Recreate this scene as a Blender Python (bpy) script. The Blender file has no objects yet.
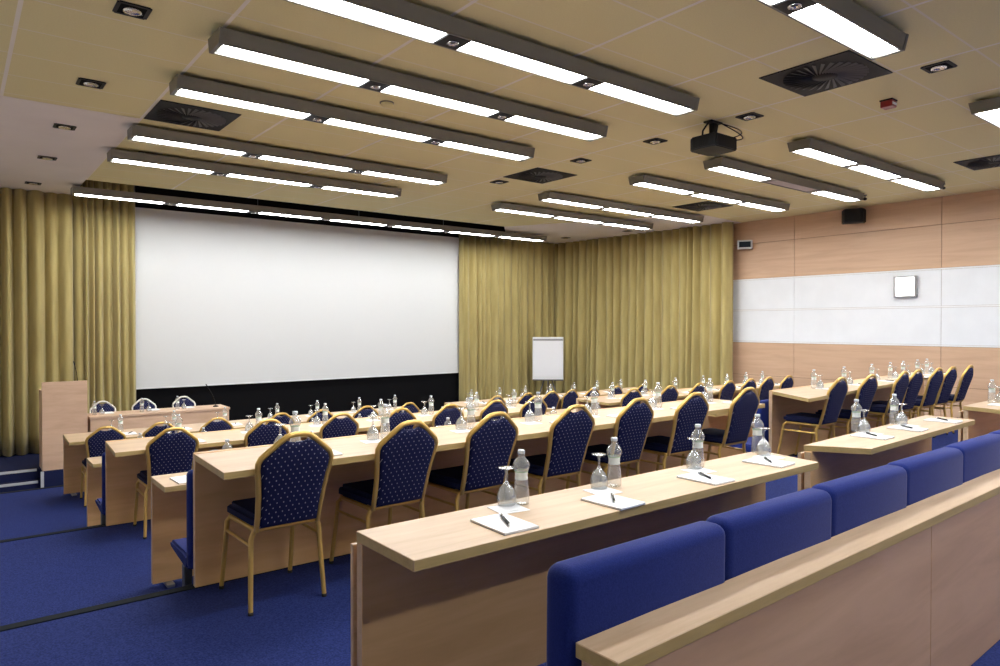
import bpy, bmesh, math, random
from mathutils import Vector, Matrix
random.seed(7)
PI = math.pi
sc = bpy.context.scene
C = sc.collection
NUM = ['first','second','third','fourth','fifth','sixth','seventh','eighth','ninth','tenth']
CAM_Z = 2.375
# ------------------------------------------------------------------ materials
def new_mat(name):
    m = bpy.data.materials.new(name); m.use_nodes = True
    nt = m.node_tree; b = nt.nodes['Principled BSDF']
    return m, nt, b
def simple(name, col, rough=.5, metal=0., spec=None, coat=0.):
    m, nt, b = new_mat(name)
    b.inputs['Base Color'].default_value = (*col, 1); b.inputs['Roughness'].default_value = rough
    b.inputs['Metallic'].default_value = metal
    if spec is not None: b.inputs['Specular IOR Level'].default_value = spec
    if coat: b.inputs['Coat Weight'].default_value = coat
    return m
def emit(name, col, s):
    m, nt, b = new_mat(name)
    b.inputs['Base Color'].default_value = (*col, 1)
    b.inputs['Emission Color'].default_value = (*col, 1); b.inputs['Emission Strength'].default_value = s
    return m
def N(nt, t, **kw):
    n = nt.nodes.new(t)
    for k, v in kw.items(): setattr(n, k, v)
    return n
def coords(nt, scale, kind='Object'):
    tc = N(nt, 'ShaderNodeTexCoord'); mp = N(nt, 'ShaderNodeMapping')
    mp.inputs['Scale'].default_value = scale
    nt.links.new(tc.outputs[kind], mp.inputs['Vector'])
    return mp.outputs['Vector']
def ramp(nt, fac, stops):
    r = N(nt, 'ShaderNodeValToRGB')
    while len(r.color_ramp.elements) < len(stops): r.color_ramp.elements.new(.5)
    for e, (p, c) in zip(r.color_ramp.elements, stops): e.position = p; e.color = (*c, 1)
    nt.links.new(fac, r.inputs['Fac']); return r.outputs['Color']
def bump(nt, b, h, strength, dist=.01):
    bp = N(nt, 'ShaderNodeBump'); bp.inputs['Strength'].default_value = strength; bp.inputs['Distance'].default_value = dist
    nt.links.new(h, bp.inputs['Height']); nt.links.new(bp.outputs['Normal'], b.inputs['Normal'])
def wood(name, dark, mid, light, scale, rough=.42):
    m, nt, b = new_mat(name)
    v = coords(nt, scale)
    n1 = N(nt, 'ShaderNodeTexNoise'); n1.inputs['Scale'].default_value = 1.0; n1.inputs['Detail'].default_value = 5; n1.inputs['Roughness'].default_value = .6
    n1.inputs['Distortion'].default_value = .6
    nt.links.new(v, n1.inputs['Vector'])
    c = ramp(nt, n1.outputs['Fac'], [(.3, dark), (.52, mid), (.75, light)])
    nt.links.new(c, b.inputs['Base Color']); b.inputs['Roughness'].default_value = rough
    return m
def noisy(name, c1, c2, scale, rough=.9, bstr=.3, sheen=0.):
    m, nt, b = new_mat(name)
    v = coords(nt, (1, 1, 1))
    n1 = N(nt, 'ShaderNodeTexNoise'); n1.inputs['Scale'].default_value = scale; n1.inputs['Detail'].default_value = 3
    nt.links.new(v, n1.inputs['Vector'])
    c = ramp(nt, n1.outputs['Fac'], [(.35, c1), (.65, c2)])
    nt.links.new(c, b.inputs['Base Color']); b.inputs['Roughness'].default_value = rough
    b.inputs['Specular IOR Level'].default_value = .2
    if sheen: b.inputs['Sheen Weight'].default_value = sheen; b.inputs['Sheen Roughness'].default_value = .4
    if bstr: bump(nt, b, n1.outputs['Fac'], bstr, .004)
    return m

M = {}
M['desk'] = wood('beech_laminate', (.53, .37, .225), (.60, .43, .275), (.66, .49, .33), (2.2, 22, 22))
M['panel'] = wood('beech_panel', (.69, .42, .19), (.76, .475, .225), (.82, .53, .27), (1.6, 14, 14))
M['parapet'] = wood('beech_parapet', (.50, .315, .185), (.60, .39, .24), (.66, .44, .28), (1.3, 9, 9), .35)
M['edge'] = wood('beech_edge_band', (.44, .32, .12), (.51, .375, .15), (.57, .42, .18), (3, 30, 30), .4)
M['wallwood'] = wood('wall_veneer', (.56, .36, .23), (.63, .42, .275), (.69, .475, .32), (5, .7, 9), .45)
M['lectern'] = wood('lectern_veneer', (.63, .42, .28), (.70, .485, .335), (.76, .54, .38), (2, 12, 12))
M['groove'] = simple('groove_dark', (.26, .15, .09), .8)
M['wallwhite'] = noisy('white_wall_panel', (.80, .83, .86), (.83, .86, .89), 3, .5, 0)
M['whitetrim'] = simple('white_trim', (.85, .87, .88), .4)
M['plaster'] = noisy('ceiling_plaster', (.84, .79, .74), (.87, .82, .77), 2, .85, .1)
M['black'] = simple('matte_black', (.006, .006, .007), .85, spec=.1)
M['darkwall'] = noisy('back_wall_paint', (.66, .62, .56), (.70, .66, .60), 2, .8, 0)
M['leftwall'] = noisy('side_wall_paint', (.78, .74, .68), (.82, .78, .72), 2, .8, 0)
M['screen'] = simple('projection_screen', (.77, .79, .79), .8, spec=.15)
M['gold'] = simple('gold_tube', (.72, .47, .13), .30, .45)
M['silver'] = simple('silver_tube', (.80, .77, .70), .3, .35)
M['steel'] = simple('brushed_steel', (.40, .40, .41), .4, .8)
M['greysteel'] = simple('grey_painted_steel', (.12, .13, .15), .45, .3)
M['housing'] = simple('lamp_housing_grey', (.20, .195, .17), .45, .2)
M['tube'] = emit('lamp_diffuser', (.98, .99, 1.0), 28.0)
M['tubeoff'] = simple('lamp_diffuser_off', (.40, .34, .34), .4)
M['sconce'] = emit('wall_lamp_glass', (1.0, .98, .94), 5.0)
M['blackplastic'] = simple('black_plastic', (.007, .007, .008), .5, spec=.25)
M['vent'] = simple('vent_black', (.012, .012, .013), .6, spec=.2)
M['ventfin'] = simple('vent_fin', (.075, .075, .078), .5)
M['spotglass'] = simple('spot_reflector', (.75, .74, .72), .15, .9)
M['red'] = simple('alarm_red', (.30, .02, .02), .4)
M['paper'] = simple('paper_white', (.92, .93, .95), .7)
M['padback'] = simple('pad_grey_board', (.30, .31, .32), .8)
M['print'] = simple('pale_print', (.45, .47, .48), .7)
M['pen'] = simple('pen_black', (.012, .012, .014), .25)
M['pensilver'] = simple('pen_silver', (.6, .6, .62), .25, .9)
M['label'] = simple('bottle_label', (.74, .80, .78), .5)
M['labelgreen'] = simple('bottle_label_green', (.42, .60, .44), .5)
M['cap'] = simple('bottle_cap', (.68, .73, .79), .3, .1)
M['rubber'] = simple('rubber_foot', (.015, .015, .015), .7)
M['nosing'] = simple('step_nosing', (.016, .019, .024), .85, spec=.1)
M['nosingwhite'] = simple('step_nosing_white', (.55, .58, .62), .5)
M['display'] = simple('display_glass', (.010, .016, .024), .6, spec=.15)
M['wallbox'] = simple('grey_plastic', (.50, .52, .54), .5)
M['carpet'] = noisy('blue_carpet', (.010, .019, .105), (.026, .044, .190), 120, .95, .8, 0)
M['carpetdark'] = noisy('stage_carpet', (.010, .014, .055), (.018, .024, .085), 220, .95, .4)
M['seatblue'] = noisy('blue_upholstery', (.008, .020, .150), (.013, .028, .195), 300, .9, .15, .12)

def glass(name, ior, tint=(1, 1, 1)):
    # thin clear glass: see-through, shiny at grazing angles, slightly milky
    m, nt, b = new_mat(name); nt.nodes.remove(b); out = nt.nodes['Material Output']
    tr = N(nt, 'ShaderNodeBsdfTransparent'); tr.inputs[0].default_value = (*tint, 1)
    gl = N(nt, 'ShaderNodeBsdfGlossy'); gl.inputs['Roughness'].default_value = .04
    df = N(nt, 'ShaderNodeBsdfDiffuse'); df.inputs[0].default_value = (.85, .88, .9, 1)
    lw = N(nt, 'ShaderNodeLayerWeight'); lw.inputs[0].default_value = .32
    m1 = N(nt, 'ShaderNodeMixShader'); m1.inputs[0].default_value = .21
    nt.links.new(tr.outputs[0], m1.inputs[1]); nt.links.new(df.outputs[0], m1.inputs[2])
    m2 = N(nt, 'ShaderNodeMixShader'); nt.links.new(lw.outputs['Facing'], m2.inputs[0])
    nt.links.new(m1.outputs[0], m2.inputs[1]); nt.links.new(gl.outputs[0], m2.inputs[2])
    nt.links.new(m2.outputs[0], out.inputs[0])
    return m
M['glass'] = glass('clear_glass', 1.42, (.97, .985, .985))
M['water'] = glass('bottled_water', 1.33, (.96, .98, .985))

def fabric_dots():
    m, nt, b = new_mat('navy_dotted_fabric')
    tc = N(nt, 'ShaderNodeTexCoord'); sp = N(nt, 'ShaderNodeSeparateXYZ')
    nt.links.new(tc.outputs['Object'], sp.inputs[0])
    ad = N(nt, 'ShaderNodeMath', operation='ADD'); nt.links.new(sp.outputs['Y'], ad.inputs[0]); nt.links.new(sp.outputs['Z'], ad.inputs[1])
    cb = N(nt, 'ShaderNodeCombineXYZ'); nt.links.new(sp.outputs['X'], cb.inputs['X']); nt.links.new(ad.outputs[0], cb.inputs['Y'])
    mp = N(nt, 'ShaderNodeMapping'); mp.inputs['Rotation'].default_value = (0, 0, math.radians(45)); mp.inputs['Scale'].default_value = (42, 42, 42)
    nt.links.new(cb.outputs[0], mp.inputs['Vector'])
    v = N(nt, 'ShaderNodeTexVoronoi', voronoi_dimensions='2D'); v.inputs['Scale'].default_value = 1.0; v.inputs['Randomness'].default_value = .0
    nt.links.new(mp.outputs[0], v.inputs['Vector'])
    c = ramp(nt, v.outputs['Distance'], [(.0, (.34, .34, .46)), (.085, (.34, .34, .46)), (.14, (.0085, .0115, .058))])
    nt.links.new(c, b.inputs['Base Color']); b.inputs['Roughness'].default_value = .85
    b.inputs['Specular IOR Level'].default_value = .2
    return m
M['fabric'] = fabric_dots()
M['seatfabric'] = noisy('navy_seat_fabric', (.005, .007, .032), (.012, .015, .060), 160, .85, .2)

def curtain_mat():
    m, nt, b = new_mat('olive_curtain_cloth')
    v = coords(nt, (6, 6, .8))
    n1 = N(nt, 'ShaderNodeTexNoise'); n1.inputs['Scale'].default_value = 2; n1.inputs['Detail'].default_value = 4
    nt.links.new(v, n1.inputs['Vector'])
    c = ramp(nt, n1.outputs['Fac'], [(.3, (.40, .325, .125)), (.7, (.50, .415, .17))])
    nt.links.new(c, b.inputs['Base Color']); b.inputs['Roughness'].default_value = .8
    b.inputs['Sheen Weight'].default_value = .3; b.inputs['Specular IOR Level'].default_value = .2
    return m
M['curtain'] = curtain_mat()

def tile_mat():
    # suspended ceiling: 1.2 x 0.6 m tiles, pale T-bar grid
    m, nt, b = new_mat('ceiling_tiles')
    tc = N(nt, 'ShaderNodeTexCoord'); sp = N(nt, 'ShaderNodeSeparateXYZ'); nt.links.new(tc.outputs['Object'], sp.inputs[0])
    def line(sock, off, mod, w):
        a = N(nt, 'ShaderNodeMath', operation='SUBTRACT'); nt.links.new(sock, a.inputs[0]); a.inputs[1].default_value = off
        d = N(nt, 'ShaderNodeMath', operation='PINGPONG'); nt.links.new(a.outputs[0], d.inputs[0]); d.inputs[1].default_value = mod / 2
        l = N(nt, 'ShaderNodeMath', operation='LESS_THAN'); nt.links.new(d.outputs[0], l.inputs[0]); l.inputs[1].default_value = w / 2
        return l.outputs[0]
    lx = line(sp.outputs['X'], 1.57, 1.2, .030); ly = line(sp.outputs['Y'], 5.01, .6, .018)
    n1 = N(nt, 'ShaderNodeTexNoise'); n1.inputs['Scale'].default_value = 90; n1.inputs['Detail'].default_value = 2
    nt.links.new(tc.outputs['Object'], n1.inputs['Vector'])
    base = ramp(nt, n1.outputs['Fac'], [(.3, (.77, .70, .38)), (.7, (.82, .75, .42))])
    m1 = N(nt, 'ShaderNodeMix', data_type='RGBA'); m1.inputs[7].default_value = (.84, .79, .62, 1)
    nt.links.new(ly, m1.inputs[0]); nt.links.new(base, m1.inputs[6])
    m2 = N(nt, 'ShaderNodeMix', data_type='RGBA'); m2.inputs[7].default_value = (.88, .84, .74, 1)
    nt.links.new(lx, m2.inputs[0]); nt.links.new(m1.outputs[2], m2.inputs[6])
    nt.links.new(m2.outputs[2], b.inputs['Base Color']); b.inputs['Roughness'].default_value = .85
    b.inputs['Specular IOR Level'].default_value = .2
    return m
M['tiles'] = tile_mat()

# ------------------------------------------------------------------ mesh helpers
def bx(bm, lo, hi, mi=0, bev=0., seg=1):
    g = bmesh.ops.create_cube(bm, size=1.0)
    vs = g['verts']
    for v in vs:
        v.co = Vector(((lo[i] + hi[i]) / 2 + v.co[i] * (hi[i] - lo[i]) for i in range(3)))
    fs = list({f for v in vs for f in v.link_faces})
    for f in fs: f.material_index = mi
    if bev:
        es = list({e for f in fs for e in f.edges})
        bmesh.ops.bevel(bm, geom=es, offset=bev, segments=seg, affect='EDGES', profile=.5, material=-1)
    return vs
def prism(bm, pts, lo, hi, axis=2, mi_side=0, mi_cap=0):
    """extrude a polygon (2-D points) along an axis"""
    def P(a, b, h):
        return Vector((a, b, h)) if axis == 2 else (Vector((h, a, b)) if axis == 0 else Vector((a, h, b)))
    A = [bm.verts.new(P(a, b, lo)) for a, b in pts]; B = [bm.verts.new(P(a, b, hi)) for a, b in pts]
    n = len(pts); fs = []
    fs.append(bm.faces.new(A)); fs.append(bm.faces.new(B))
    for f in fs: f.material_index = mi_cap
    for i in range(n):
        f = bm.faces.new((A[i], A[(i + 1) % n], B[(i + 1) % n], B[i])); f.material_index = mi_side; fs.append(f)
    bmesh.ops.recalc_face_normals(bm, faces=fs)
    return fs
def tube(bm, pts, r, seg=8, closed=False, mi=0, cap=True, sq=None):
    pts = [Vector(p) for p in pts]; n = len(pts); rings = []
    rs = r if isinstance(r, (list, tuple)) else [r] * n
    up = None
    for i, p in enumerate(pts):
        if closed: t = pts[(i + 1) % n] - pts[i - 1]
        else: t = pts[min(i + 1, n - 1)] - pts[max(i - 1, 0)]
        t.normalize()
        if up is None:
            up = Vector((0, 0, 1)) if abs(t.z) < .9 else Vector((0, 1, 0))
        up = (up - t * up.dot(t)).normalized(); s = t.cross(up)
        ring = []
        for k in range(seg):
            a = 2 * PI * k / seg + (PI / 4 if seg == 4 else 0)
            ring.append(bm.verts.new(p + (up * math.cos(a) + s * math.sin(a)) * rs[i]))
        rings.append(ring)
    fs = []
    for i in range(n if closed else n - 1):
        a, b = rings[i], rings[(i + 1) % n]
        for k in range(seg):
            fs.append(bm.faces.new((a[k], a[(k + 1) % seg], b[(k + 1) % seg], b[k])))
    if cap and not closed:
        fs.append(bm.faces.new(rings[0])); fs.append(bm.faces.new(rings[-1]))
    for f in fs: f.material_index = mi; f.smooth = seg > 5
    bmesh.ops.recalc_face_normals(bm, faces=fs)
def lathe(bm, prof, seg=20, mi=0, c=(0, 0), cap0=True, cap1=True):
    rings = []
    for r, z in prof:
        rings.append([bm.verts.new((c[0] + r * math.cos(2 * PI * k / seg), c[1] + r * math.sin(2 * PI * k / seg), z)) for k in range(seg)])
    fs = []
    for a, b in zip(rings, rings[1:]):
        for k in range(seg):
            fs.append(bm.faces.new((a[k], a[(k + 1) % seg], b[(k + 1) % seg], b[k])))
    if cap0: fs.append(bm.faces.new(rings[0]))
    if cap1: fs.append(bm.faces.new(rings[-1]))
    for f in fs: f.material_index = mi; f.smooth = True
    bmesh.ops.recalc_face_normals(bm, faces=fs)
def obj(name, bm, mats, parent=None, loc=None, smooth_angle=None):
    me = bpy.data.meshes.new(name); bm.to_mesh(me); bm.free()
    if not isinstance(mats, (list, tuple)): mats = [mats]
    for m in mats: me.materials.append(m)
    o = bpy.data.objects.new(name, me); C.objects.link(o)
    if parent: o.parent = parent
    if loc is not None: o.location = loc
    if smooth_angle:
        for p in me.polygons: p.use_smooth = True
        me.set_sharp_from_angle(angle=math.radians(smooth_angle))
    return o
def BM(): return bmesh.new()
def tag(o, label, cat, group=None):
    o['label'] = label; o['category'] = cat
    if group: o['group'] = group
    return o
def thing(name, label, cat, loc=(0, 0, 0), rz=0, group=None):
    o = bpy.data.objects.new(name, None); o.empty_display_size = .1; C.objects.link(o)
    o.location = loc; o.rotation_euler = (0, 0, rz)
    return tag(o, label, cat, group)
def struct(name, bm, m, smooth=None):
    o = obj(name, bm, m, smooth_angle=smooth); o['kind'] = 'structure'; return o
def dup(src, loc, rz=0, label=None, group=None):
    r = src.copy(); C.objects.link(r); r.location = loc; r.rotation_euler = (0, 0, rz)
    if label: r['label'] = label
    if group: r['group'] = group
    for ch in src.children:
        c = ch.copy(); C.objects.link(c); c.parent = r
        for g in ch.children:
            d = g.copy(); C.objects.link(d); d.parent = c
    return r

# ------------------------------------------------------------------ levels
Z_PIT, Z3, Z2, Z1, Z0, Z_STAGE = 0.0, .31, .62, .928, 1.085, .285
CEIL = 4.555
XL, XR, YB, YF = -1.6, 13.2, -3.2, 13.85
Y1, Y2, Y3 = 4.07, 6.92, 10.47       # front edges of the three tiers
YPAR = 1.0

# ------------------------------------------------------------------ room shell
bm = BM()
bx(bm, (XL, YB, -.2), (XR, YPAR - .03, Z0))
bx(bm, (XL, YPAR - .03, -.2), (XR, Y1, Z1)); bx(bm, (XL, Y1, -.2), (XR, Y2, Z2)); bx(bm, (XL, Y2, -.2), (XR, Y3, Z3))
bx(bm, (XL, Y3, -.2), (XR, 11.80, Z_PIT))
struct('floor', bm, M['carpet'])
bm = BM()                                                        # the stage, with two steps cut into its left end
bx(bm, (.97, 11.80, -.2), (XR, YF, Z_STAGE)); bx(bm, (XL, 12.05, -.2), (.97, YF, Z_STAGE)); bx(bm, (XL, 11.85, -.2), (.97, 12.05, .145))
bx(bm, (XL, 11.80, -.2), (.97, 11.85, 0))
struct('floor', bm, M['carpetdark'])
for i, (y, z) in enumerate(((Y1, Z1), (Y2, Z2), (Y3, Z3))):
    bm = BM(); bx(bm, (XL, y - .055, z - .002), (XR, y + .008, z + .006), bev=.002); bx(bm, (XL, y, z - .05), (XR, y + .008, z), bev=.002)
    struct('trim_%d' % (i + 1), bm, M['nosing'])
bm = BM(); bx(bm, (XL, 12.045, Z_STAGE - .028), (.93, 12.075, Z_STAGE + .006), bev=.002); struct('trim_4', bm, M['nosingwhite'])
bm = BM(); bx(bm, (XL, 11.845, .117), (.93, 11.875, .151), bev=.002); struct('trim_5', bm, M['nosingwhite'])
bm = BM(); bx(bm, (.955, 11.782, 0), (.995, 11.80, Z_STAGE), bev=.003); struct('trim_6', bm, M['nosingwhite'])

def wall_box(name, lo, hi, m):
    bm = BM(); bx(bm, lo, hi); return struct(name, bm, m)
wall_box('wall_left', (XL - .15, YB, -.2), (XL, YF, 4.9), M['leftwall'])
wall_box('wall_back', (XL - .15, YB - .15, -.2), (XR + .15, YB, 4.9), M['darkwall'])
wall_box('wall_front', (XL - .15, YF, -.2), (XR + .15, YF + .15, 5.4), M['black'])
# right wall: veneer panels above and below a white band, with joints
bm = BM()
bx(bm, (XR + .012, YB, -.2), (XR + .15, YF, 4.9), 1)
def panels(z0, z1, mi, gap=.008):
    ys = [YB, 4.64 - 5.26, 4.64 - 2.63, 4.64, 7.27, 9.90, YF]
    ys = [YB, -.62, 2.01, 4.64, 7.27, 9.90, YF]
    for a, b in zip(ys, ys[1:]):
        bx(bm, (XR, a + gap / 2, z0 + gap / 2), (XR + .03, b - gap / 2, z1 - gap / 2), mi, .002)
panels(-.15, 1.325, 0); panels(1.325, 2.010, 0); panels(3.345, 4.085, 0); panels(4.085, 4.60, 0)
struct('wall_right', bm, [M['wallwood'], M['groove']])
bm = BM()
panels(2.035, 2.675, 0, .006); panels(2.700, 3.32, 0, .006)
struct('wall_right', bm, M['wallwhite'])
for k, z in enumerate((2.0225, 2.6875, 3.3325)):
    bm = BM(); bx(bm, (XR - .008, YB, z - .0125), (XR + .03, YF, z + .0125), bev=.002); struct('trim_%d' % (7 + k), bm, M['whitetrim'])

# ceiling: tiles, plaster margins, black lighting recess in front of the screen
bm = BM()
prism(bm, [(XL, YB), (XR, YB), (XR, 8.45), (11.55, 8.30), (9.60, 12.05), (1.57, 12.05), (1.57, 8.13), (XL, 8.13)], CEIL, CEIL + .04)
struct('ceiling', bm, M['tiles'])
bm = BM()
prism(bm, [(XL, 8.13), (1.57, 8.13), (1.57, YF), (XL, YF)], CEIL - .004, CEIL + .04)
prism(bm, [(9.60, 12.05), (11.55, 8.30), (XR, 8.45), (XR, YF), (11.15, YF)], CEIL - .004, CEIL + .04)
struct('ceiling', bm, M['plaster'])
bm = BM()
bx(bm, (1.50, 11.95, 5.30), (11.3, YF, 5.36))
bx(bm, (1.50, 11.98, CEIL + .04), (11.3, 12.04, 5.30))
bx(bm, (1.50, 12.04, CEIL + .04), (1.56, YF, 5.30)); bx(bm, (11.24, 12.04, CEIL + .04), (11.30, YF, 5.30))
struct('ceiling', bm, M['black'])

# ------------------------------------------------------------------ projection screen and curtains
t = thing('projection_screen', 'large blank white projection screen on the front wall', 'projection screen', (6.05, 13.836, 1.22))
bm = BM(); bx(bm, (-3.57, -.045, .03), (3.57, 0, 3.26)); obj('screen_surface', bm, M['screen'], t)
bm = BM(); bx(bm, (-3.57, -.05, 0), (3.57, .005, .03), bev=.004); obj('bottom_bar', bm, M['whitetrim'], t)

def curtain(name, label, p0, p1, z0, z1, folds, amp, seed):
    rnd = random.Random(seed)
    p0 = Vector(p0); p1 = Vector(p1); L = (p1 - p0).length; d = (p1 - p0) / L; nrm = Vector((-d.y, d.x))
    # irregular fold phases
    w = [rnd.uniform(.6, 1.5) for _ in range(folds)]; s = sum(w); edges = [0]
    for a in w: edges.append(edges[-1] + a / s)
    am = [rnd.uniform(.55, 1.25) for _ in range(folds)]; lean = [rnd.uniform(-.25, .25) for _ in range(folds)]
    per = 12; nz = 12
    bm = BM(); grid = []
    for j in range(nz + 1):
        zf = j / nz; row = []
        for i in range(folds):
            for k in range(per):
                f = k / per
                u = edges[i] + (edges[i + 1] - edges[i]) * f
                # curtain heading pinches the folds at the top
                a = amp * am[i] * (.75 + .35 * (1 - zf)) 
                y = a * math.sin(PI * f) ** 1.05 + .012 * math.sin(9 * u * L + 2.2 * zf)
                x = u * L + lean[i] * .10 * math.sin(PI * zf) * math.sin(PI * f) 
                q = p0 + d * x + nrm * y
                row.append(bm.verts.new((q.x, q.y, z0 + (z1 - z0) * zf)))
        q = p1; row.append(bm.verts.new((q.x, q.y, z0 + (z1 - z0) * zf)))
        grid.append(row)
    for a, b in zip(grid, grid[1:]):
        for k in range(len(a) - 1): bm.faces.new((a[k], a[k + 1], b[k + 1], b[k])).smooth = True
    o = obj(name, bm, M['curtain'])
    md = o.modifiers.new('thick', 'SOLIDIFY'); md.thickness = .006; md.offset = 0
    tag(o, label, 'curtain'); return o
curtain('curtain', 'olive green pleated curtain left of the projection screen behind the lectern', (2.53, 13.66), (1.575, 13.66), Z_STAGE + .012, 5.28, 8, .12, 3)
curtain('curtain', 'broad olive curtain at the far left edge under the low white ceiling', (1.575, 13.60), (XL + .02, 13.60), Z_STAGE + .012, CEIL - .006, 13, .17, 4)
curtain('curtain', 'olive pleated curtain between the projection screen and the flip chart corner', (12.86, 13.72), (9.54, 13.72), Z_STAGE + .012, CEIL - .008, 17, .12, 5)
curtain('curtain', 'long olive curtain hanging along the right side behind the flip chart', (12.98, 8.50), (12.80, 13.66), Z3 + .015, CEIL - .008, 22, .20, 6)

# ------------------------------------------------------------------ ceiling lamps
def lamp(xs, y, label, spots=True, off=None, zb=4.415):
    x0, x1 = xs[0], xs[-1]; cx = (x0 + x1) / 2
    t = thing('ceiling_light', label, 'ceiling light', (cx, y, zb), 0, 'fluorescent ceiling light rows')
    bm = BM()
    prism(bm, [(-.118, .012), (.118, .012), (.145, .105), (-.145, .105)], x0 - cx - .03, x1 - cx + .03, 0)
    for s in (-1, 1): prism(bm, [(-.121, -.004), (.121, -.004), (.148, .107), (-.148, .107)], x0 - cx - .034 if s < 0 else x1 - cx + .004, x0 - cx - .004 if s < 0 else x1 - cx + .034, 0)
    for s in (-1, 1): bx(bm, (x0 - cx - .02, s * .108 - .008, -.004), (x1 - cx + .02, s * .108 + .008, .014))
    obj('housing', bm, M['housing'], t)
    n = max(2, int((x1 - x0) / 1.4))
    for k in range(n + 1):
        xx = x0 - cx + (x1 - x0) * (.08 + .84 * k / n)
        bm = BM(); bx(bm, (xx - .03, -.05, .10), (xx + .03, .05, .139 if zb > 4.41 else .12)); obj('mounting_bracket', bm, M['housing'], t)
    g = .11 if spots else .085
    for i, (a, b) in enumerate(zip(xs, xs[1:])):
        la = a - cx + (g if i else .02); lb = b - cx - (g if i < len(xs) - 2 else .02)
        bm = BM(); bx(bm, (la, -.088, 0), (lb, .088, .02), bev=.004)
        obj('diffuser', bm, M['tubeoff'] if off == i else M['tube'], t)
    for a in xs[1:-1]:
        bm = BM()
        if spots:
            bx(bm, (a - cx - .10, -.1, -.006), (a - cx + .10, .1, .03), 0, .004)
            s = obj('spot_box', bm, M['blackplastic'], t)
            bm = BM(); lathe(bm, [(.015, .0), (.03, -.012), (.042, -.018), (.042, -.005)], 14, 0, (a - cx, 0)); obj('spot_lens', bm, M['spotglass'], s)
        else:
            bx(bm, (a - cx - .08, -.1, -.004), (a - cx + .08, .1, .03), 0, .003); obj('joint_clip', bm, M['housing'], t)
    return t
LX = [1.55, 2.84, 4.22, 5.53]; RX = [7.62, 8.88, 10.25, 11.82]
RX = [7.77, 9.06, 10.35, 11.64]
names = ['first', 'second', 'third', 'fourth', 'fifth', 'sixth']
for i, y in enumerate((-1.6, .55)):
    for X in (LX, RX): lamp(X, y, 'ceiling light strip over the rear of the room, %s the camera in the %s block' % (('behind', 'above')[i], ('left', 'right')[X is RX]))
for i, y in enumerate((2.33, 4.16, 5.33, 6.53, 8.43, 9.72)):
    lamp(LX, y, 'grey fluorescent light strip in the left ceiling block, %s row from the camera' % names[i])
for i, y in enumerate((2.35, 4.21, 5.38, 6.66, 8.44, 9.70)):
    lab = 'grey fluorescent light strip in the right ceiling block, %s row from the camera' % names[i]
    if i == 2: lab = 'ceiling light strip with its middle tube switched off, right ceiling block'
    lamp(RX if i < 4 else [7.58, 8.93, 10.27, 11.62], y, lab, False, 1 if i == 2 else None)
lamp([1.48 + k * 9.68 / 7 for k in range(8)], 12.55, 'longest ceiling light strip hanging just in front of the projection screen', True, None, 4.40)
# hangers for the long strip inside the recess
o = [x for x in C.objects if x.name.startswith('ceiling_light')][-1]
for k in range(5):
    bm = BM(); tube(bm, [(-4.0 + 2 * k, 0, .10), (-4.0 + 2 * k, 0, .898)], .006, 6); obj('hanger_rod', bm, M['greysteel'], o)

# ------------------------------------------------------------------ vents, spots and small ceiling things
def vent(x, y, s, label):
    t = thing('ceiling_vent', label, 'air vent', (x, y, CEIL), 0, 'square swirl air vents')
    bm = BM(); bx(bm, (-s / 2, -s / 2, -.010), (s / 2, s / 2, -.001), bev=.003); obj('plate', bm, M['vent'], t)
    bm = BM()
    for k in range(30):
        a = 2 * PI * k / 30; r0, r1 = s * .13, s * .43
        p = [(r0, a), (r1, a + .38), (r1, a + .47), (r0, a + .10)]
        vs = [bm.verts.new((r * math.cos(q), r * math.sin(q), -.013 if i in (0, 1) else -.022)) for i, (r, q) in enumerate(p)]
        bm.faces.new(vs)
    o = obj('swirl_fins', bm, M['ventfin'], t); md = o.modifiers.new('s', 'SOLIDIFY'); md.thickness = .003
    bm = BM(); lathe(bm, [(s * .13, -.010), (s * .125, -.022), (.01, -.026)], 24); obj('hub', bm, M['vent'], t)
vent(1.97, 7.70, .77, 'black square swirl vent beside the low white ceiling at left')
vent(5.98, 3.02, .79, 'nearest black swirl vent, beside the end of a bright light strip')
vent(6.74, 7.62, .77, 'black square vent in the middle of the ceiling')
vent(10.80, 7.72, .77, 'black vent on the right ceiling near the olive side curtain')
vent(10.90, 3.18, .77, 'black vent at the right edge of the picture')
def spot(x, y, label, big=True, z=CEIL, two=False):
    t = thing('downlight', label, 'downlight', (x, y, z), 0, 'recessed downlights')
    s = .095 if big else .08; w = s * (1.15 if two else 1)
    bm = BM()
    for a in (-1, 1):
        bx(bm, (a * w - .012, -s, -.010), (a * w + .012, s, -.001)); bx(bm, (-w, a * s - .012, -.010), (w, a * s + .012, -.001))
    obj('frame', bm, M['blackplastic'], t)
    bm = BM(); bx(bm, (-w, -s, -.006), (w, s, -.002)); obj('backplate', bm, M['black'], t)
    bm = BM(); lathe(bm, [(.022, -.009), (.050, -.016), (.058, -.020), (.058, -.007)], 18); obj('reflector', bm, M['spotglass'], t)
for i, y in enumerate((5.36, 7.21)):
    spot(.985, y, ['black square downlight at the upper left corner of the tiled ceiling', 'black square downlight in the tiled ceiling just above the low white ceiling'][i])
for i, y in enumerate((8.95, 10.75, 12.80)):
    spot(.97, y, ['small downlight in the left white plaster ceiling, nearest the tiles', 'small downlight in the middle of the left white plaster ceiling', 'small downlight in the left white plaster ceiling, nearest the curtain'][i], False, CEIL - .004, True)
for i, y in enumerate((2.33, 4.10, 5.34, 6.58, 8.33)):
    spot(6.54, y, 'black square downlight in the centre ceiling strip, %s from the camera' % NUM[i])
for (x, y, l) in ((12.0, 12.6, 'tiny downlight in the right plaster ceiling near the room corner'), (12.25, 10.8, 'tiny downlight in the right plaster ceiling near the light strips')):
    spot(x, y, l, False, CEIL - .004)
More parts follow.
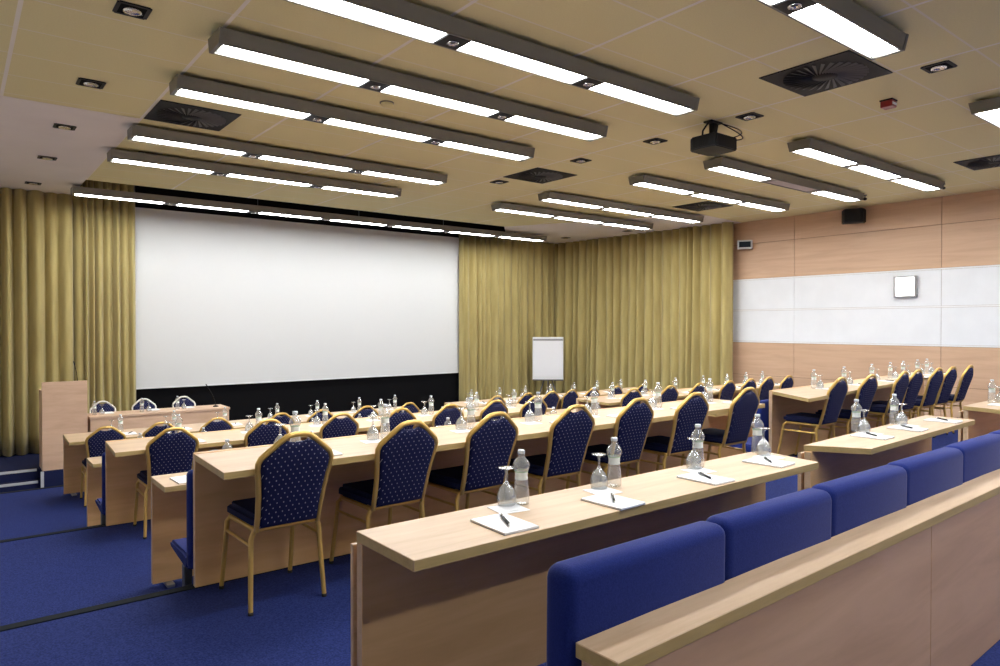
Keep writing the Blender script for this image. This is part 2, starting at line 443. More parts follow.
t = thing('smoke_detector', 'small pale dome detector on the ceiling between left light strips', 'smoke detector', (3.35, 6.05, CEIL))
bm = BM(); lathe(bm, [(.06, -.001), (.06, -.02), (.045, -.038), (.01, -.045)], 20); obj('dome', bm, M['tiles'], t)
bm = BM(); lathe(bm, [(.07, -.0005), (.07, -.010)], 20); obj('base_ring', bm, M['housing'], t)
t = thing('fire_alarm', 'small red fire alarm box hanging from the ceiling at right', 'fire alarm', (7.14, 2.98, CEIL))
bm = BM(); bx(bm, (-.055, -.055, -.075), (.055, .055, -.012), bev=.008, seg=2); obj('body', bm, M['red'], t)
bm = BM(); bx(bm, (-.045, -.058, -.055), (.045, -.05, -.03), bev=.002); obj('lens', bm, M['whitetrim'], t)
bm = BM(); bx(bm, (-.06, -.06, -.014), (.06, .06, .001), bev=.003); obj('base_plate', bm, M['blackplastic'], t)
for (y, l) in ((5.38, 'small dark sensor arm past the end of the partly unlit light strip'), (4.21, 'small dark sensor arm past the right end of a lit light strip near the wall')):
    t = thing('ceiling_sensor', l, 'sensor', (12.02, y, CEIL)); t.scale = (.62, .62, .62)
    bm = BM(); lathe(bm, [(.05, -.001), (.05, -.02), (.018, -.03), (.018, -.08)], 14); obj('stem', bm, M['greysteel'], t)
    bm = BM(); lathe(bm, [(.005, -.075), (.045, -.09), (.055, -.115), (.03, -.14), (.005, -.145)], 14); obj('head', bm, M['blackplastic'], t)
    bm = BM(); tube(bm, [(-.40, 0, -.10), (-.2, 0, -.085), (0, 0, -.07)], .012, 8); obj('arm', bm, M['greysteel'], t)

# projector hung from the ceiling
t = thing('projector', 'black projector hanging from the ceiling on a short mount', 'projector', (6.42, 4.46, CEIL))
t.scale = (.9, .9, .87)
bm = BM(); prism(bm, [(-.21, -.19), (.21, -.19), (.23, -.10), (.23, .14), (.17, .20), (-.17, .20), (-.23, .14), (-.23, -.10)], -.36, -.20); 
bmesh.ops.bevel(bm, geom=list(bm.edges), offset=.012, segments=2, affect='EDGES'); obj('body', bm, M['blackplastic'], t, smooth_angle=40)
bm = BM()
for k in range(7): bx(bm, (-.236, -.09 + k * .03, -.33), (-.222, -.075 + k * .03, -.24))
obj('side_grille', bm, M['vent'], t)
bm = BM(); tube(bm, [(.08, .18, -.28), (.08, .26, -.28)], [.06, .055], 18); ln = obj('lens', bm, M['blackplastic'], t)
bm = BM(); tube(bm, [(.08, .255, -.28), (.08, .262, -.28)], .042, 18); obj('lens_glass', bm, M['display'], ln)
bm = BM(); bx(bm, (-.11, -.06, -.022), (.11, .06, -.001), bev=.004); bx(bm, (-.035, -.035, -.15), (.035, .035, -.02), bev=.006); bx(bm, (-.12, -.10, -.20), (.12, .10, -.165), bev=.006)
tube(bm, [(0, 0, -.14), (0, 0, -.18)], .025, 12)
for s in (-1, 1): tube(bm, [(s * .09, .0, -.02), (s * .13, .05, -.12), (s * .10, .08, -.18)], .011, 8)
obj('ceiling_mount', bm, M['blackplastic'], t)
for k in range(2):
    bm = BM(); pts = []
    for i in range(15):
        a = i / 14; pts.append((.06 + .20 * math.sin(PI * a) + .02 * k, -.06 - .16 * math.sin(PI * a * .9) , -.02 - .22 * a - .06 * k * math.sin(PI * a)))
    tube(bm, pts, .007, 6); obj('cable', bm, M['blackplastic'], t)

# ------------------------------------------------------------------ things on the right wall
R25 = math.radians(22); R32 = math.radians(32)
t = thing('wall_lamp', 'square lit wall lamp with steel frame on the white band', 'wall lamp', (XR - .004, 5.19, 3.05))
bm = BM(); bx(bm, (-.06, -.16, -.16), (-.012, .16, .16), bev=.012, seg=2); obj('lamp_glass', bm, M['sconce'], t)
bm = BM()
for s in (-1, 1): bx(bm, (-.075, s * .168 - .016, -.185), (0, s * .168 + .016, .185), bev=.004)
for s in (-1, 1): bx(bm, (-.072, -.16, s * .172 - .010), (0, .16, s * .172 + .010), bev=.003)
obj('frame', bm, M['steel'], t)
t = thing('wall_speaker', 'black box loudspeaker high on the wood-veneer right wall', 'loudspeaker', (XR - .075, 6.07, 4.37), R25)
bm = BM(); prism(bm, [(-.26, -.155), (-.26, .155), (-.07, .205), (-.07, -.205)], -.13, .13); bmesh.ops.bevel(bm, geom=list(bm.edges), offset=.015, segments=2, affect='EDGES'); obj('cabinet', bm, M['blackplastic'], t, smooth_angle=40)
bm = BM(); bx(bm, (-.268, -.14, -.115), (-.255, .14, .115), bev=.006); obj('grille', bm, M['vent'], t)
bm = BM(); bx(bm, (-.08, -.03, -.05), (.055, .03, .05), bev=.004); obj('bracket', bm, M['greysteel'], t)
t = thing('wall_display', 'small pale wall box with dark display beside the olive curtain top', 'display', (XR - .05, 8.34, 4.06), R32)
bm = BM(); bx(bm, (-.17, -.15, -.09), (-.05, .15, .09), bev=.012, seg=2); h = obj('case', bm, M['wallbox'], t)
bm = BM(); bx(bm, (-.174, -.115, -.06), (-.168, .115, .06), bev=.002); obj('display_face', bm, M['display'], t)
bm = BM(); bx(bm, (-.06, -.03, -.03), (.03, .03, .03), bev=.004); obj('bracket', bm, M['greysteel'], t)

# ------------------------------------------------------------------ desks
def desk(name, label, zf, zt, BL, BR, FR, FL, style, group=None, thick=.036):
    o = Vector(((BL[0] + BR[0] + FR[0] + FL[0]) / 4, (BL[1] + BR[1] + FR[1] + FL[1]) / 4))
    t = thing(name, label, 'desk', (o.x, o.y, zf), 0, group)
    L = lambda p: (p[0] - o.x, p[1] - o.y)
    bl, br, fr, fl = map(L, (BL, BR, FR, FL)); H = zt - zf
    bm = BM(); prism(bm, [fl, fr, br, bl], H - thick, H, 2, 1, 0)
    bmesh.ops.bevel(bm, geom=list(bm.edges), offset=.002, segments=1, affect='EDGES')
    obj('desktop', bm, [M['desk'], M['edge']], t)
    d = (Vector(br) - Vector(bl)).normalized(); n = Vector((-d.y, d.x))
    def board(nm, off0, off1, z0, z1, e0=0, e1=0, mat=None):
        a = Vector(bl) - d * e0; b = Vector(br) + d * e1
        pts = [a + n * off0, b + n * off0, b + n * off1, a + n * off1]
        bm = BM(); fs = prism(bm, [tuple(p) for p in pts], z0, z1); bm.normal_update()
        for f in fs:
            if abs(f.normal.dot(Vector((d.x, d.y, 0)))) > .9: f.material_index = 1
        bmesh.ops.bevel(bm, geom=list(bm.edges), offset=.002, segments=1, affect='EDGES')
        return obj(nm, bm, [mat or M['panel'], M['desk']], t)
    if style == 'A':
        board('front_panel', .001, .038, .006, H + .003)
    else:
        board('front_panel', -.042, -.002, .05 if style == 'B' else .022, H - thick - .001)
        if style == 'B': board('modesty_board', .014, .034, .24, H - .05, .006, -.06, M['desk'])
        LL = (Vector(br) - Vector(bl)).length
        for q in ([.10, LL - .10] if LL < 4 else [.10, LL / 2, LL - .10]):
            p = Vector(bl) + d * q - n * .022
            bm = BM(); bx(bm, (p.x - .025, p.y - .09, 0), (p.x + .025, p.y + .09, .05 if style == 'B' else .022), bev=.003)
            obj('steel_foot', bm, M['steel'], t)
        if style == 'B':
            for q in (.25, LL - .25):
                p = Vector(bl) + d * q + n * .006
                bm = BM(); bx(bm, (p.x - .02, p.y - .009, H - .30), (p.x + .02, p.y + .007, H - .24))
                obj('spacer', bm, M['greysteel'], t)
    return t
HD = .74
XA0, XA1 = 1.03, 5.72
desk('conference_desk', 'longest beech desk in front of the nearest row of gold chairs, left block', Z1, Z1 + HD, (XA0, 4.01), (XA1, 4.01), (XA1, 3.42), (1.01, 3.42), 'A')
desk('conference_desk', 'beech desk of the right block before the chairs by the white-banded wall', Z1, Z1 + HD, (6.88, 4.03), (11.6, 4.30), (11.3, 3.90), (6.45, 3.40), 'A')
desk('conference_desk', 'long beech desk of the middle chair row, left block', Z2, Z2 + HD, (XA0, 6.84), (XA1, 6.84), (XA1, 6.22), (1.0, 6.22), 'A')
desk('conference_desk', 'long beech desk of the middle chair row, right block', Z2, Z2 + HD, (6.75, 6.84), (11.4, 6.84), (11.2, 6.22), (6.70, 6.22), 'A')
desk('conference_desk', 'long beech desk of the chair row nearest the stage, left block', Z3, Z3 + HD, (XA0, 9.86), (XA1, 9.86), (XA1, 9.14), (1.01, 9.14), 'F')
desk('conference_desk', 'long beech desk of the chair row nearest the stage, right block', Z3, Z3 + HD, (6.55, 9.86), (11.4, 9.86), (11.2, 9.14), (6.5, 9.14), 'F')
desk('bench_desk', 'nearest beech desk with four place settings facing the blue seats', Z1, Z1 + HD, (1.08, 2.17), (3.57, 2.17), (3.50, 1.79), (1.08, 1.79), 'B')
desk('bench_desk', 'smaller beech desk at right with three notepads', Z1, Z1 + HD, (3.93, 2.10), (6.00, 2.21), (5.98, 1.87), (4.12, 1.80), 'B')
desk('bench_desk', 'beech desk cut by the right picture edge', Z1, Z1 + HD, (6.93, 2.26), (8.75, 2.30), (8.71, 1.94), (6.84, 1.90), 'B')
desk('bench_desk', 'narrow beech desk with blue fixed seat between nearest and middle chair rows', Z2, Z2 + HD, (1.03, 5.10), (5.72, 5.10), (5.72, 4.70), (1.03, 4.70), 'D')
desk('bench_desk', 'narrow beech desk between nearest and middle chair rows, right block', Z2, Z2 + HD, (6.85, 5.10), (11.2, 5.10), (11.2, 4.70), (6.85, 4.70), 'D')
desk('bench_desk', 'narrow beech desk between middle chair row and row nearest the stage', Z3, Z3 + HD, (1.03, 7.98), (5.72, 7.98), (5.72, 7.58), (1.03, 7.58), 'D')
desk('bench_desk', 'narrow beech desk nearest the stage in the right block', Z3, Z3 + HD, (6.75, 7.98), (11.2, 7.98), (11.2, 7.58), (6.75, 7.58), 'D')

# wooden parapet in front of the camera
t = thing('parapet', 'wood parapet with pale top ledge behind the blue seats', 'parapet', (1.0, .965, Z1), math.radians(1.1))
bm = BM()
PX1 = 9.6
bx(bm, (0, -.055, Z0 - Z1 + .002), (1.605, .03, .765), 0, .002); bx(bm, (1.608, -.055, Z0 - Z1 + .002), (4.30, .03, .765), 0, .002); bx(bm, (4.305, -.055, Z0 - Z1 + .002), (PX1, .03, .765), 0, .002)
bx(bm, (0, .03, .002), (PX1, .036, .765))
obj('panel', bm, M['parapet'], t)
bm = BM(); vs = bx(bm, (-.003, -.062, .765), (PX1, .052, .797), 1)
for f in bm.faces:
    if f.normal.z > .5: f.material_index = 0
bmesh.ops.bevel(bm, geom=list(bm.edges), offset=.002, segments=1, affect='EDGES')
obj('top_ledge', bm, [M['desk'], M['edge']], t)

# ------------------------------------------------------------------ blue fixed seats
def theatre_seat_proto():
    t = thing('fixed_seat', 'x', 'seat', (0, 0, 0))
    w = .2825
    bm = BM(); bx(bm, (-w, 0, .385), (w, .085, .940), bev=.030, seg=4)
    for v in bm.verts:                                   # soft, slightly crowned upper edge
        v.co.y += .018 * (v.co.z - .4) * -.6 + .012 * (1 - (v.co.x / w) ** 2) * (1 if v.co.y > .04 else 0)
        if v.co.z > .885: v.co.z += .006 * (1 - (v.co.x / w) ** 4)
    obj('back_cushion', bm, M['seatblue'], t, smooth_angle=60)
    bm = BM(); prism(bm, [(.075, .37), (.13, .37), (.43, .405), (.47, .425), (.47, .44), (.44, .455), (.12, .455), (.075, .45)], -w + .004, w - .004, 0)
    bmesh.ops.bevel(bm, geom=list(bm.edges), offset=.014, segments=2, affect='EDGES')
    obj('seat_cushion', bm, M['seatblue'], t, smooth_angle=50)
    for s in (-1, 1):
        bm = BM(); bx(bm, (s * .25 - .022, .15, 0), (s * .25 + .022, .205, .372), bev=.004); bx(bm, (s * .25 - .022, .10, 0), (s * .25 + .022, .30, .008), bev=.002); obj('support_post', bm, M['greysteel'], t)
    return t
seat0 = theatre_seat_proto()
first = True
def place_seat(x, y, z, label, group):
    global first
    if first:
        first = False; seat0.location = (x, y, z); seat0['label'] = label; seat0['group'] = group; return seat0
    return dup(seat0, (x, y, z), 0, label, group)
for i in range(9):
    lab = 'blue upholstered seat behind the wood ledge, %s from its near left end' % NUM[i]
    if i == 0: lab = 'nearest blue upholstered seat, at the left end of the wood ledge'
    place_seat(.98 + .2835 + i * .570, 1.024 + i * .0109, Z1, lab, 'blue seats along the parapet')
place_seat(1.30, Y1 + .012, Z2, 'blue fixed seat under the nearest long desk, beside the aisle at left', 'blue seats between desks')
place_seat(7.05, Y1 + .03, Z2, 'blue fixed seat back at the left end of the right block', 'blue seats between desks')
place_seat(1.30, Y2 + .012, Z3, 'blue fixed seat under the middle chair row desk, beside the left aisle', 'blue seats between desks')
# ------------------------------------------------------------------ banquet chairs
def chair_proto(label, frame):
    t = thing('banquet_chair', label, 'chair')
    def back(z, off=0): return -.165 - (z - .42) * .30 - off
    half = [(.162, .415), (.164, .50), (.171, .60), (.183, .69), (.190, .735), (.191, .768), (.180, .795), (.14, .830), (.095, .868), (.062, .893), (.048, .898), (.02, .903)]
    pts = [(-x, z) for x, z in half] + [(x, z) for x, z in reversed(half)]
    bm = BM()
    tube(bm, [(-.154, -.10, .418)] + [(x, back(z), z) for x, z in pts] + [(.154, -.10, .418)], .0148, 8)
    obj('back_frame', bm, frame, t, smooth_angle=50)
    # padded back: outline inset from the frame, domed on both faces, little hand gap under the crown
    inner = [(.151, .425), (.153, .50), (.159, .60), (.170, .69), (.178, .737), (.178, .763), (.168, .786), (.13, .821), (.088, .857), (.055, .874), (.038, .866), (.016, .863)]
    out = [(-x, z) for x, z in inner] + [(x, z) for x, z in reversed(inner)]
    cx, cz = 0, .66
    bm = BM(); rings = []
    for side in (-1, 1):
        for s, dd in ((1.0, .008), (.97, .020), (.88, .027), (.5, .031)):
            rings.append((side, s, [bm.verts.new((cx + (x - cx) * s, back(cz + (z - cz) * s) + side * dd, cz + (z - cz) * s)) for x, z in out]))
    n = len(out)
    def join(a, b):
        for k in range(n): bm.faces.new((a[k], a[(k + 1) % n], b[(k + 1) % n], b[k]))
    for s in (0, 4):
        for k in range(3): join(rings[s + k][2], rings[s + k + 1][2])
        bm.faces.new(rings[s + 3][2])
    join(rings[0][2], rings[4][2])
    bmesh.ops.recalc_face_normals(bm, faces=list(bm.faces))
    obj('back_pad', bm, M['fabric'], t, smooth_angle=55)
    # seat
    bm = BM(); prism(bm, [(-.193, .19), (-.165, .228), (.165, .228), (.193, .19), (.182, -.15), (.168, -.17), (-.168, -.17), (-.182, -.15)], .420, .492)
    es = [e for e in bm.edges if abs(e.verts[0].co.z - e.verts[1].co.z) < .001]
    bmesh.ops.bevel(bm, geom=es, offset=.022, segments=3, affect='EDGES')
    obj('seat', bm, M['seatfabric'], t, smooth_angle=55)
    bm = BM(); tube(bm, [(-.175, .185, .415), (.175, .185, .415), (.168, -.155, .415), (-.168, -.155, .415)], .0135, 8, closed=True)
    obj('seat_frame', bm, frame, t, smooth_angle=60)
    for s in (-1, 1):
        bm = BM(); tube(bm, [(s * .168, .178, .42), (s * .185, .212, .39), (s * .190, .245, .20), (s * .195, .285, .012)], [.014, .014, .0135, .012], 8); lg = obj('leg', bm, frame, t, smooth_angle=60)
        bm = BM(); lathe(bm, [(.0135, 0), (.0135, .016)], 10, 0, (s * .195, .2855)); obj('foot_cap', bm, M['rubber'], lg)
        bm = BM(); tube(bm, [(s * .165, -.150, .42), (s * .180, -.138, .37), (s * .188, -.152, .20), (s * .196, -.172, .012)], [.014, .014, .0135, .012], 8); lg = obj('leg', bm, frame, t, smooth_angle=60)
        bm = BM(); lathe(bm, [(.0135, 0), (.0135, .016)], 10, 0, (s * .196, -.1722)); obj('foot_cap', bm, M['rubber'], lg)
        bm = BM(); tube(bm, [(s * .186, .221, .335), (s * .182, -.141, .335)], .009, 8); obj('side_brace', bm, frame, t, smooth_angle=60)
    return t
chair_gold = chair_proto('x', M['gold'])
chair_white = chair_proto('x', M['silver']); chair_white.scale = (.92, .95, .95)
used = {}
def place_chair(proto, x, y, z, rz, label, group):
    if proto.name not in used:
        used[proto.name] = 1
        proto.location = (x, y, z); proto.rotation_euler = (0, 0, rz); proto['label'] = label; proto['group'] = group; return
    dup(proto, (x, y, z), rz, label, group)
rows = [
 ('nearest left row', Z1, 3.645, [1.345, 1.995, 2.60, 3.27, 3.93, 4.62, 5.34], 0),
 ('nearest right row', Z1, 3.715, [7.12, 7.77, 8.62, 9.05, 9.68, 10.12, 10.66], 0),
 ('middle left row', Z2, 6.44, [1.42, 2.20, 2.89, 3.55, 4.14, 4.77, 5.38], 0),
 ('middle right row', Z2, 6.44, [7.09, 7.86, 8.52, 9.26, 9.85, 10.40, 10.98], 0),
 ('farthest left row', Z3, 9.24, [1.36, 1.94, 2.56, 3.36, 3.94, 4.62, 5.30], 0),
 ('farthest right row', Z3, 9.24, [6.96, 7.64, 8.19, 8.66, 9.20, 9.85, 10.58], 0),
]
jit = random.Random(5)
for rn, z, y, xs, rz in rows:
    for i, x in enumerate(xs):
        lab = 'gold framed navy dotted banquet chair, %s from left in %s' % (NUM[i], rn)
        if i == 0 and rn == 'nearest left row': lab = 'largest gold framed navy dotted chair, beside the left aisle'
        if i == 6 and rn == 'nearest right row': lab = 'gold framed chair standing last, nearest the right wood wall'
        place_chair(chair_gold, x, y + jit.uniform(-.015, .015), z, math.radians(jit.uniform(-2, 2)), lab, 'gold chairs in the ' + rn)
for i, x in enumerate((1.87, 2.47, 3.09)):
    place_chair(chair_white, x, 12.43, Z_STAGE, PI, 'pale framed navy chair behind the stage table, %s' % ['nearest the lectern', 'in the middle of three', 'nearest the table microphone'][i], 'chairs behind the stage table')

# ------------------------------------------------------------------ place settings
def bottle_proto():
    t = thing('water_bottle', 'x', 'bottle'); t.scale = (.98, .98, .935)
    bm = BM(); lathe(bm, [(.026, 0), (.031, .003), (.0325, .012), (.0325, .035), (.0305, .065), (.0275, .095), (.0245, .118), (.0258, .136), (.0325, .152), (.0345, .166), (.0285, .182), (.0150, .198), (.0130, .204), (.0130, .212)], 20); obj('glass_body', bm, M['glass'], t)
    bm = BM(); lathe(bm, [(.0140, .2122), (.0150, .214), (.0150, .226), (.0140, .228)], 18); obj('cap', bm, M['cap'], t)
    bm = BM(); lathe(bm, [(.0268, .104), (.0250, .118), (.0263, .1355)], 20, 0, (0, 0), False, False); lb = obj('label_band', bm, M['label'], t)
    bm = BM(); lathe(bm, [(.0265, .1358), (.0288, .1412)], 20, 0, (0, 0), False, False); obj('label_stripe', bm, M['labelgreen'], lb)
    return t
def glass_proto():
    t = thing('water_glass', 'x', 'glass')
    # upside-down goblet: rim on the table, foot in the air
    bm = BM(); lathe(bm, [(.0350, 0), (.0375, .012), (.0385, .028), (.0350, .048), (.0250, .068), (.0110, .082), (.0062, .090)], 22, 0, (0, 0), False, False)
    o = obj('bowl', bm, M['glass'], t); md = o.modifiers.new('s', 'SOLIDIFY'); md.thickness = .0016; md.offset = -1
    bm = BM(); lathe(bm, [(.0062, .0895), (.0052, .10), (.0052, .125), (.0085, .137)], 14); obj('stem', bm, M['glass'], t)
    bm = BM(); lathe(bm, [(.0085, .1372), (.029, .142), (.0325, .1445), (.0325, .1465), (.02, .1475)], 22); obj('foot', bm, M['glass'], t)
    return t
def coaster_proto():
    t = thing('paper_coaster', 'x', 'coaster')
    bm = BM(); bx(bm, (-.062, -.060, .0002), (.062, .060, .0022), bev=.0006); obj('paper', bm, M['paper'], t)
    bm = BM(); bx(bm, (-.026, -.046, .0022), (.030, -.042, .0025)); bx(bm, (-.020, -.038, .0022), (.022, -.035, .0025)); obj('printed_lines', bm, M['print'], t)
    return t
def pad_proto():
    t = thing('notepad', 'x', 'notepad')
    bm = BM(); bx(bm, (-.074, -.105, .0015), (.074, .105, .0085), bev=.0008); obj('sheets', bm, M['paper'], t)
    bm = BM(); bx(bm, (-.075, -.106, .0002), (.075, .106, .0016)); obj('backing_board', bm, M['padback'], t)
    return t
def pen_proto():
    t = thing('pen', 'x', 'pen')
    bm = BM(); tube(bm, [(0, -.058, .006), (0, .050, .006)], .0055, 10); obj('barrel', bm, M['pen'], t)
    bm = BM(); tube(bm, [(0, -.072, .006), (0, -.0585, .006)], [.0012, .0050], 10); obj('tip', bm, M['pensilver'], t)
    bm = BM(); tube(bm, [(0, .0505, .006), (0, .066, .006)], [.0052, .004], 10); bx(bm, (-.0016, .015, .0118), (.0016, .055, .0135)); obj('clip', bm, M['pensilver'], t)
    return t
protos = dict(bottle=bottle_proto(), glass=glass_proto(), coaster=coaster_proto(), pad=pad_proto(), pen=pen_proto())
done = set()
def put(kind, loc, rz, label, group):
    if kind not in done:
        done.add(kind); p = protos[kind]; p.location = loc; p.rotation_euler = (0, 0, rz); p['label'] = label; p['group'] = group; return
    dup(protos[kind], loc, rz, label, group)
DESC = {'bottle': 'clear water bottle', 'glass': 'upside-down stemmed glass', 'coaster': 'white printed paper coaster', 'pad': 'white notepad', 'pen': 'black pen on a notepad'}
GRP = {'bottle': 'water bottles on the ', 'glass': 'upturned glasses on the ', 'coaster': 'paper coasters on the ', 'pad': 'notepads on the ', 'pen': 'pens on the '}
def setting(row, i, px, py, z, dxb, dyb, rp, rpen, what='bgcpn', gl=(-.085, -.005), n=None):
    nm = NUM[i]
    def lab(k): return '%s, %s from left on the %s' % (DESC[k], nm, row)
    if 'p' in what: put('pad', (px, py, z), rp, lab('pad'), GRP['pad'] + row)
    if 'n' in what: put('pen', (px + .012, py + .01, z + .0086), rpen, lab('pen'), GRP['pen'] + row)
    bxx, byy = px + dxb, py + dyb
    if 'b' in what: put('bottle', (bxx, byy, z), 0, lab('bottle'), GRP['bottle'] + row)
    gx, gy = bxx + gl[0], byy + gl[1]
    if 'c' in what: put('coaster', (gx - .03, gy - .05, z), math.radians(-8), lab('coaster'), GRP['coaster'] + row)
    if 'g' in what: put('glass', (gx, gy, z + (.0023 if 'c' in what else 0)), 0, lab('glass'), GRP['glass'] + row)
zA, zC, zE = Z1 + HD + .0003, Z2 + HD + .0003, Z3 + HD + .0003
R = math.radians
for i, (px, rp, rpen) in enumerate(((1.525, -2, -25), (2.06, 2, -43), (2.70, 0, -27), (3.27, 3, -42))):
    setting('nearest desk', i, px, [1.915, 1.89, 1.91, 1.935][i], zA, [.235, .215, .205, .225][i], [.185, .19, .19, .20][i], R(rp), R(rpen + (0 if i < 2 else 0)), 'bgcpn', [(-.06, .02), (-.085, .01), (-.045, -.01), (-.03, -.065)][i] if i < 3 else (-.05, -.068))
for i, px in enumerate((4.55, 5.08, 5.70)):
    setting('smaller right desk', i, px, 1.985, zA, (.16, .21, .2)[i], .17, R(2), R(-35), 'bgcpn' if i < 2 else 'pn', (-.012, -.055))
setting('desk cut by the right edge', 0, 7.22, 2.04, zA, .17, .14, R(2), R(-5), 'bgp', (.10, -.03))
A_b = [1.53, 2.11, 2.77, 3.38, 3.97, 4.75, 5.49]
for i, bxp in enumerate(A_b):
    setting('nearest left row desk', i, bxp + .06, 3.60, zA, -.06, .24, R(jit.uniform(-5, 5)), R(jit.uniform(-40, -10)), 'bgcpn', (-.09, -.01))
for i, bxp in enumerate((7.48, 8.28, 9.12, 9.75, 10.22, 10.78, 11.18)):
    setting('nearest right row desk', i, bxp + .05, 3.69 + .06 * (bxp - 7.48), zA, -.02, .21, R(jit.uniform(-5, 5)), R(jit.uniform(-20, 0)), 'bgcpn', (.08, -.03))
for i, bxp in enumerate((1.58, 2.30, 2.98, 3.62, 4.26, 4.90, 5.48)):
    setting('middle left row desk', i, bxp + .05, 6.40, zC, -.05, .28, R(jit.uniform(-5, 5)), R(jit.uniform(-40, -10)), 'bgcpn', (-.09, 0))
for i, bxp in enumerate((7.30, 8.00, 8.70, 9.40, 10.05, 10.6, 11.1)):
    setting('middle right row desk', i, bxp - .05, 6.40, zC, .0, .26, R(jit.uniform(-5, 5)), R(jit.uniform(-40, -10)), 'bgcpn', (-.07, -.02))
for i, bxp in enumerate((1.62, 2.24, 2.88, 3.60, 4.20, 4.88, 5.50)):
    setting('farthest left row desk', i, bxp + .05, 9.42, zE, -.05, .27, R(jit.uniform(-5, 5)), R(jit.uniform(-40, -10)), 'bgcpn', (-.10, 0))
for i, bxp in enumerate((7.00, 7.62, 8.22, 8.84, 9.46, 10.1, 10.8)):
    setting('farthest right row desk', i, bxp + .05, 9.42, zE, -.05, .27, R(jit.uniform(-5, 5)), R(jit.uniform(-40, -10)), 'bgcpn', (-.08, 0))
for i in range(7):
    setting('narrow desk behind middle chairs', i, 1.19 + .62 * i, 4.84, zC, .31, .16, R(2), 0, 'bgp' if i == 0 else 'bg', (-.09, 0))
    setting('narrow desk behind farthest chairs', i, 1.34 + .62 * i, 7.78, zE, .16, .12, R(2), 0, 'bgp' if i == 0 else 'bg', (-.09, 0))
setting('narrow desk of the right block', 0, 7.05, 4.90, zC, .0, .12, R(2), 0, 'bg', (-.08, 0))

# ------------------------------------------------------------------ stage: lectern, head table, flip chart
t = thing('lectern', 'tall plain beech lectern on the stage edge at left', 'lectern', (1.262, 11.86, Z_STAGE))
bm = BM(); bx(bm, (-.282, -.04, .0), (.282, -.005, 1.27), bev=.002); obj('front_panel', bm, M['lectern'], t)
for s in (-1, 1):
    bm = BM(); bx(bm, (s * .265 - .016, -.004, .0), (s * .265 + .016, .42, 1.14), bev=.002); obj('side_panel', bm, M['lectern'], t)
bm = BM(); prism(bm, [(-.003, 1.16), (.43, 1.06), (.43, 1.085), (-.003, 1.185)], -.249, .249, 0); obj('reading_top', bm, M['desk'], t)
bm = BM(); bx(bm, (-.248, .0, .55), (.248, .40, .57)); obj('shelf', bm, M['lectern'], t)
def mic(name, label, loc, pts):
    t = thing(name, label, 'microphone', loc)
    bm = BM(); lathe(bm, [(.045, 0), (.045, .012), (.025, .025), (.008, .028)], 18); obj('base', bm, M['blackplastic'], t)
    bm = BM(); tube(bm, pts, .0045, 8); obj('gooseneck', bm, M['blackplastic'], t)
    e = Vector(pts[-1]); d = (e - Vector(pts[-2])).normalized()
    bm = BM(); tube(bm, [e, e + d * .015, e + d * .05, e + d * .062], [.005, .009, .009, .005], 12); obj('capsule', bm, M['blackplastic'], t)
mic('lectern_microphone', 'thin black gooseneck microphone rising behind the lectern', (1.455, 12.10, Z_STAGE + 1.128), [(0, 0, .02), (0, .01, .12), (-.01, .03, .24), (-.03, .07, .36)])
mic('table_microphone', 'thin black gooseneck microphone on the stage table', (3.42, 12.0, Z_STAGE + .7303), [(0, 0, .02), (-.02, 0, .12), (-.06, .0, .22), (-.12, .02, .33)])
t = thing('head_table', 'low beech table with plain front panel beside the lectern', 'table', (2.575, 12.06, Z_STAGE))
bm = BM(); bx(bm, (-1.01, -.28, .695), (1.01, .26, .73), bev=.002); obj('tabletop', bm, M['lectern'], t)
bm = BM(); bx(bm, (-.998, -.262, .02), (.998, -.232, .694), bev=.002); obj('front_panel', bm, M['lectern'], t)
for s in (-1, 1):
    bm = BM(); bx(bm, (s * .98 - .016, -.23, 0), (s * .98 + .016, .24, .694), bev=.002); obj('side_panel', bm, M['lectern'], t)
for i, x in enumerate((1.66, 2.31, 2.83)):
    w = ['nearest the lectern', 'in the middle', 'nearest the microphone'][i]
    put('bottle', (x, 12.02, Z_STAGE + .7303), 0, 'water bottle on the stage table, ' + w, 'bottles on the stage table')
    put('glass', (x + .10, 12.03, Z_STAGE + .7303), 0, 'upturned glass on the stage table, ' + w, 'glasses on the stage table')
    put('pad', (x + .20, 12.16, Z_STAGE + .7303), 0, 'white notepad on the stage table, ' + w, 'notepads on the stage table')

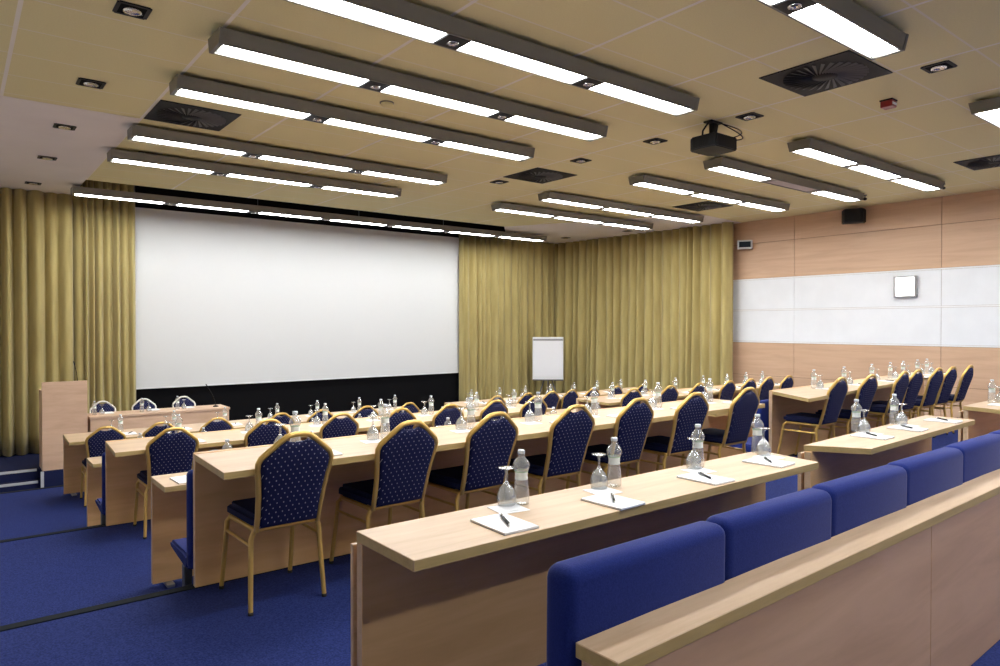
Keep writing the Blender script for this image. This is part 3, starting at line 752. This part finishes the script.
ang = math.atan2(-11.55, 12.95)                      # turned towards the audience
t = thing('flip_chart', 'white flip chart on a tripod easel in front of the corner curtains', 'flip chart', (11.68, 12.9, Z_STAGE), R(-42))
bm = BM(); bx(bm, (-.385, -.02, .72), (.385, .0, 1.79), bev=.006); obj('board', bm, M['whitetrim'], t)
bm = BM(); bx(bm, (-.36, -.030, .80), (.36, -.0215, 1.70), bev=.001); obj('paper_pad', bm, M['paper'], t)
bm = BM(); bx(bm, (-.37, -.040, 1.70), (.37, -.0205, 1.745), bev=.004); obj('clamp_bar', bm, M['steel'], t)
bm = BM(); bx(bm, (-.375, -.075, .705), (.375, -.0005, .722), bev=.003); bx(bm, (-.375, -.078, .705), (.375, -.072, .735)); obj('pen_tray', bm, M['greysteel'], t)
for k, (a, b) in enumerate((((-.10, .015, .70), (-.34, -.10, .0)), ((.10, .015, .70), (.34, -.10, .0)), ((0, .03, 1.3), (0, .48, .0)))):
    bm = BM(); tube(bm, [a, b], .014, 8); obj('leg', bm, M['greysteel'], t)
bm = BM(); tube(bm, [(0, .012, .35), (0, .012, 1.6)], .018, 8); obj('mast', bm, M['steel'], t)

# ------------------------------------------------------------------ camera, world, colour
cam = bpy.data.cameras.new('camera'); co = bpy.data.objects.new('camera', cam); C.objects.link(co)
cam.sensor_width = 36; cam.sensor_fit = 'HORIZONTAL'; cam.lens = 694 / 1000 * 36; cam.clip_start = .05; cam.clip_end = 100
co.location = (0, 0, CAM_Z)
co.rotation_euler = (R(90 - .66), 0, R(51.8 - 90))
sc.camera = co
w = bpy.data.worlds.new('world'); sc.world = w; w.use_nodes = True
w.node_tree.nodes['Background'].inputs[0].default_value = (.5, .55, .6, 1); w.node_tree.nodes['Background'].inputs[1].default_value = .0
sc.view_settings.view_transform = 'Standard'; sc.view_settings.look = 'None'; sc.view_settings.gamma = 1; sc.view_settings.use_curve_mapping = False
sc.view_settings.exposure = 0.33
cy = sc.cycles
cy.use_denoising = True
cy.max_bounces = 10; cy.diffuse_bounces = 7; cy.glossy_bounces = 4; cy.transmission_bounces = 10; cy.transparent_max_bounces = 8
cy.caustics_reflective = False; cy.caustics_refractive = False
cy.sample_clamp_indirect = 6
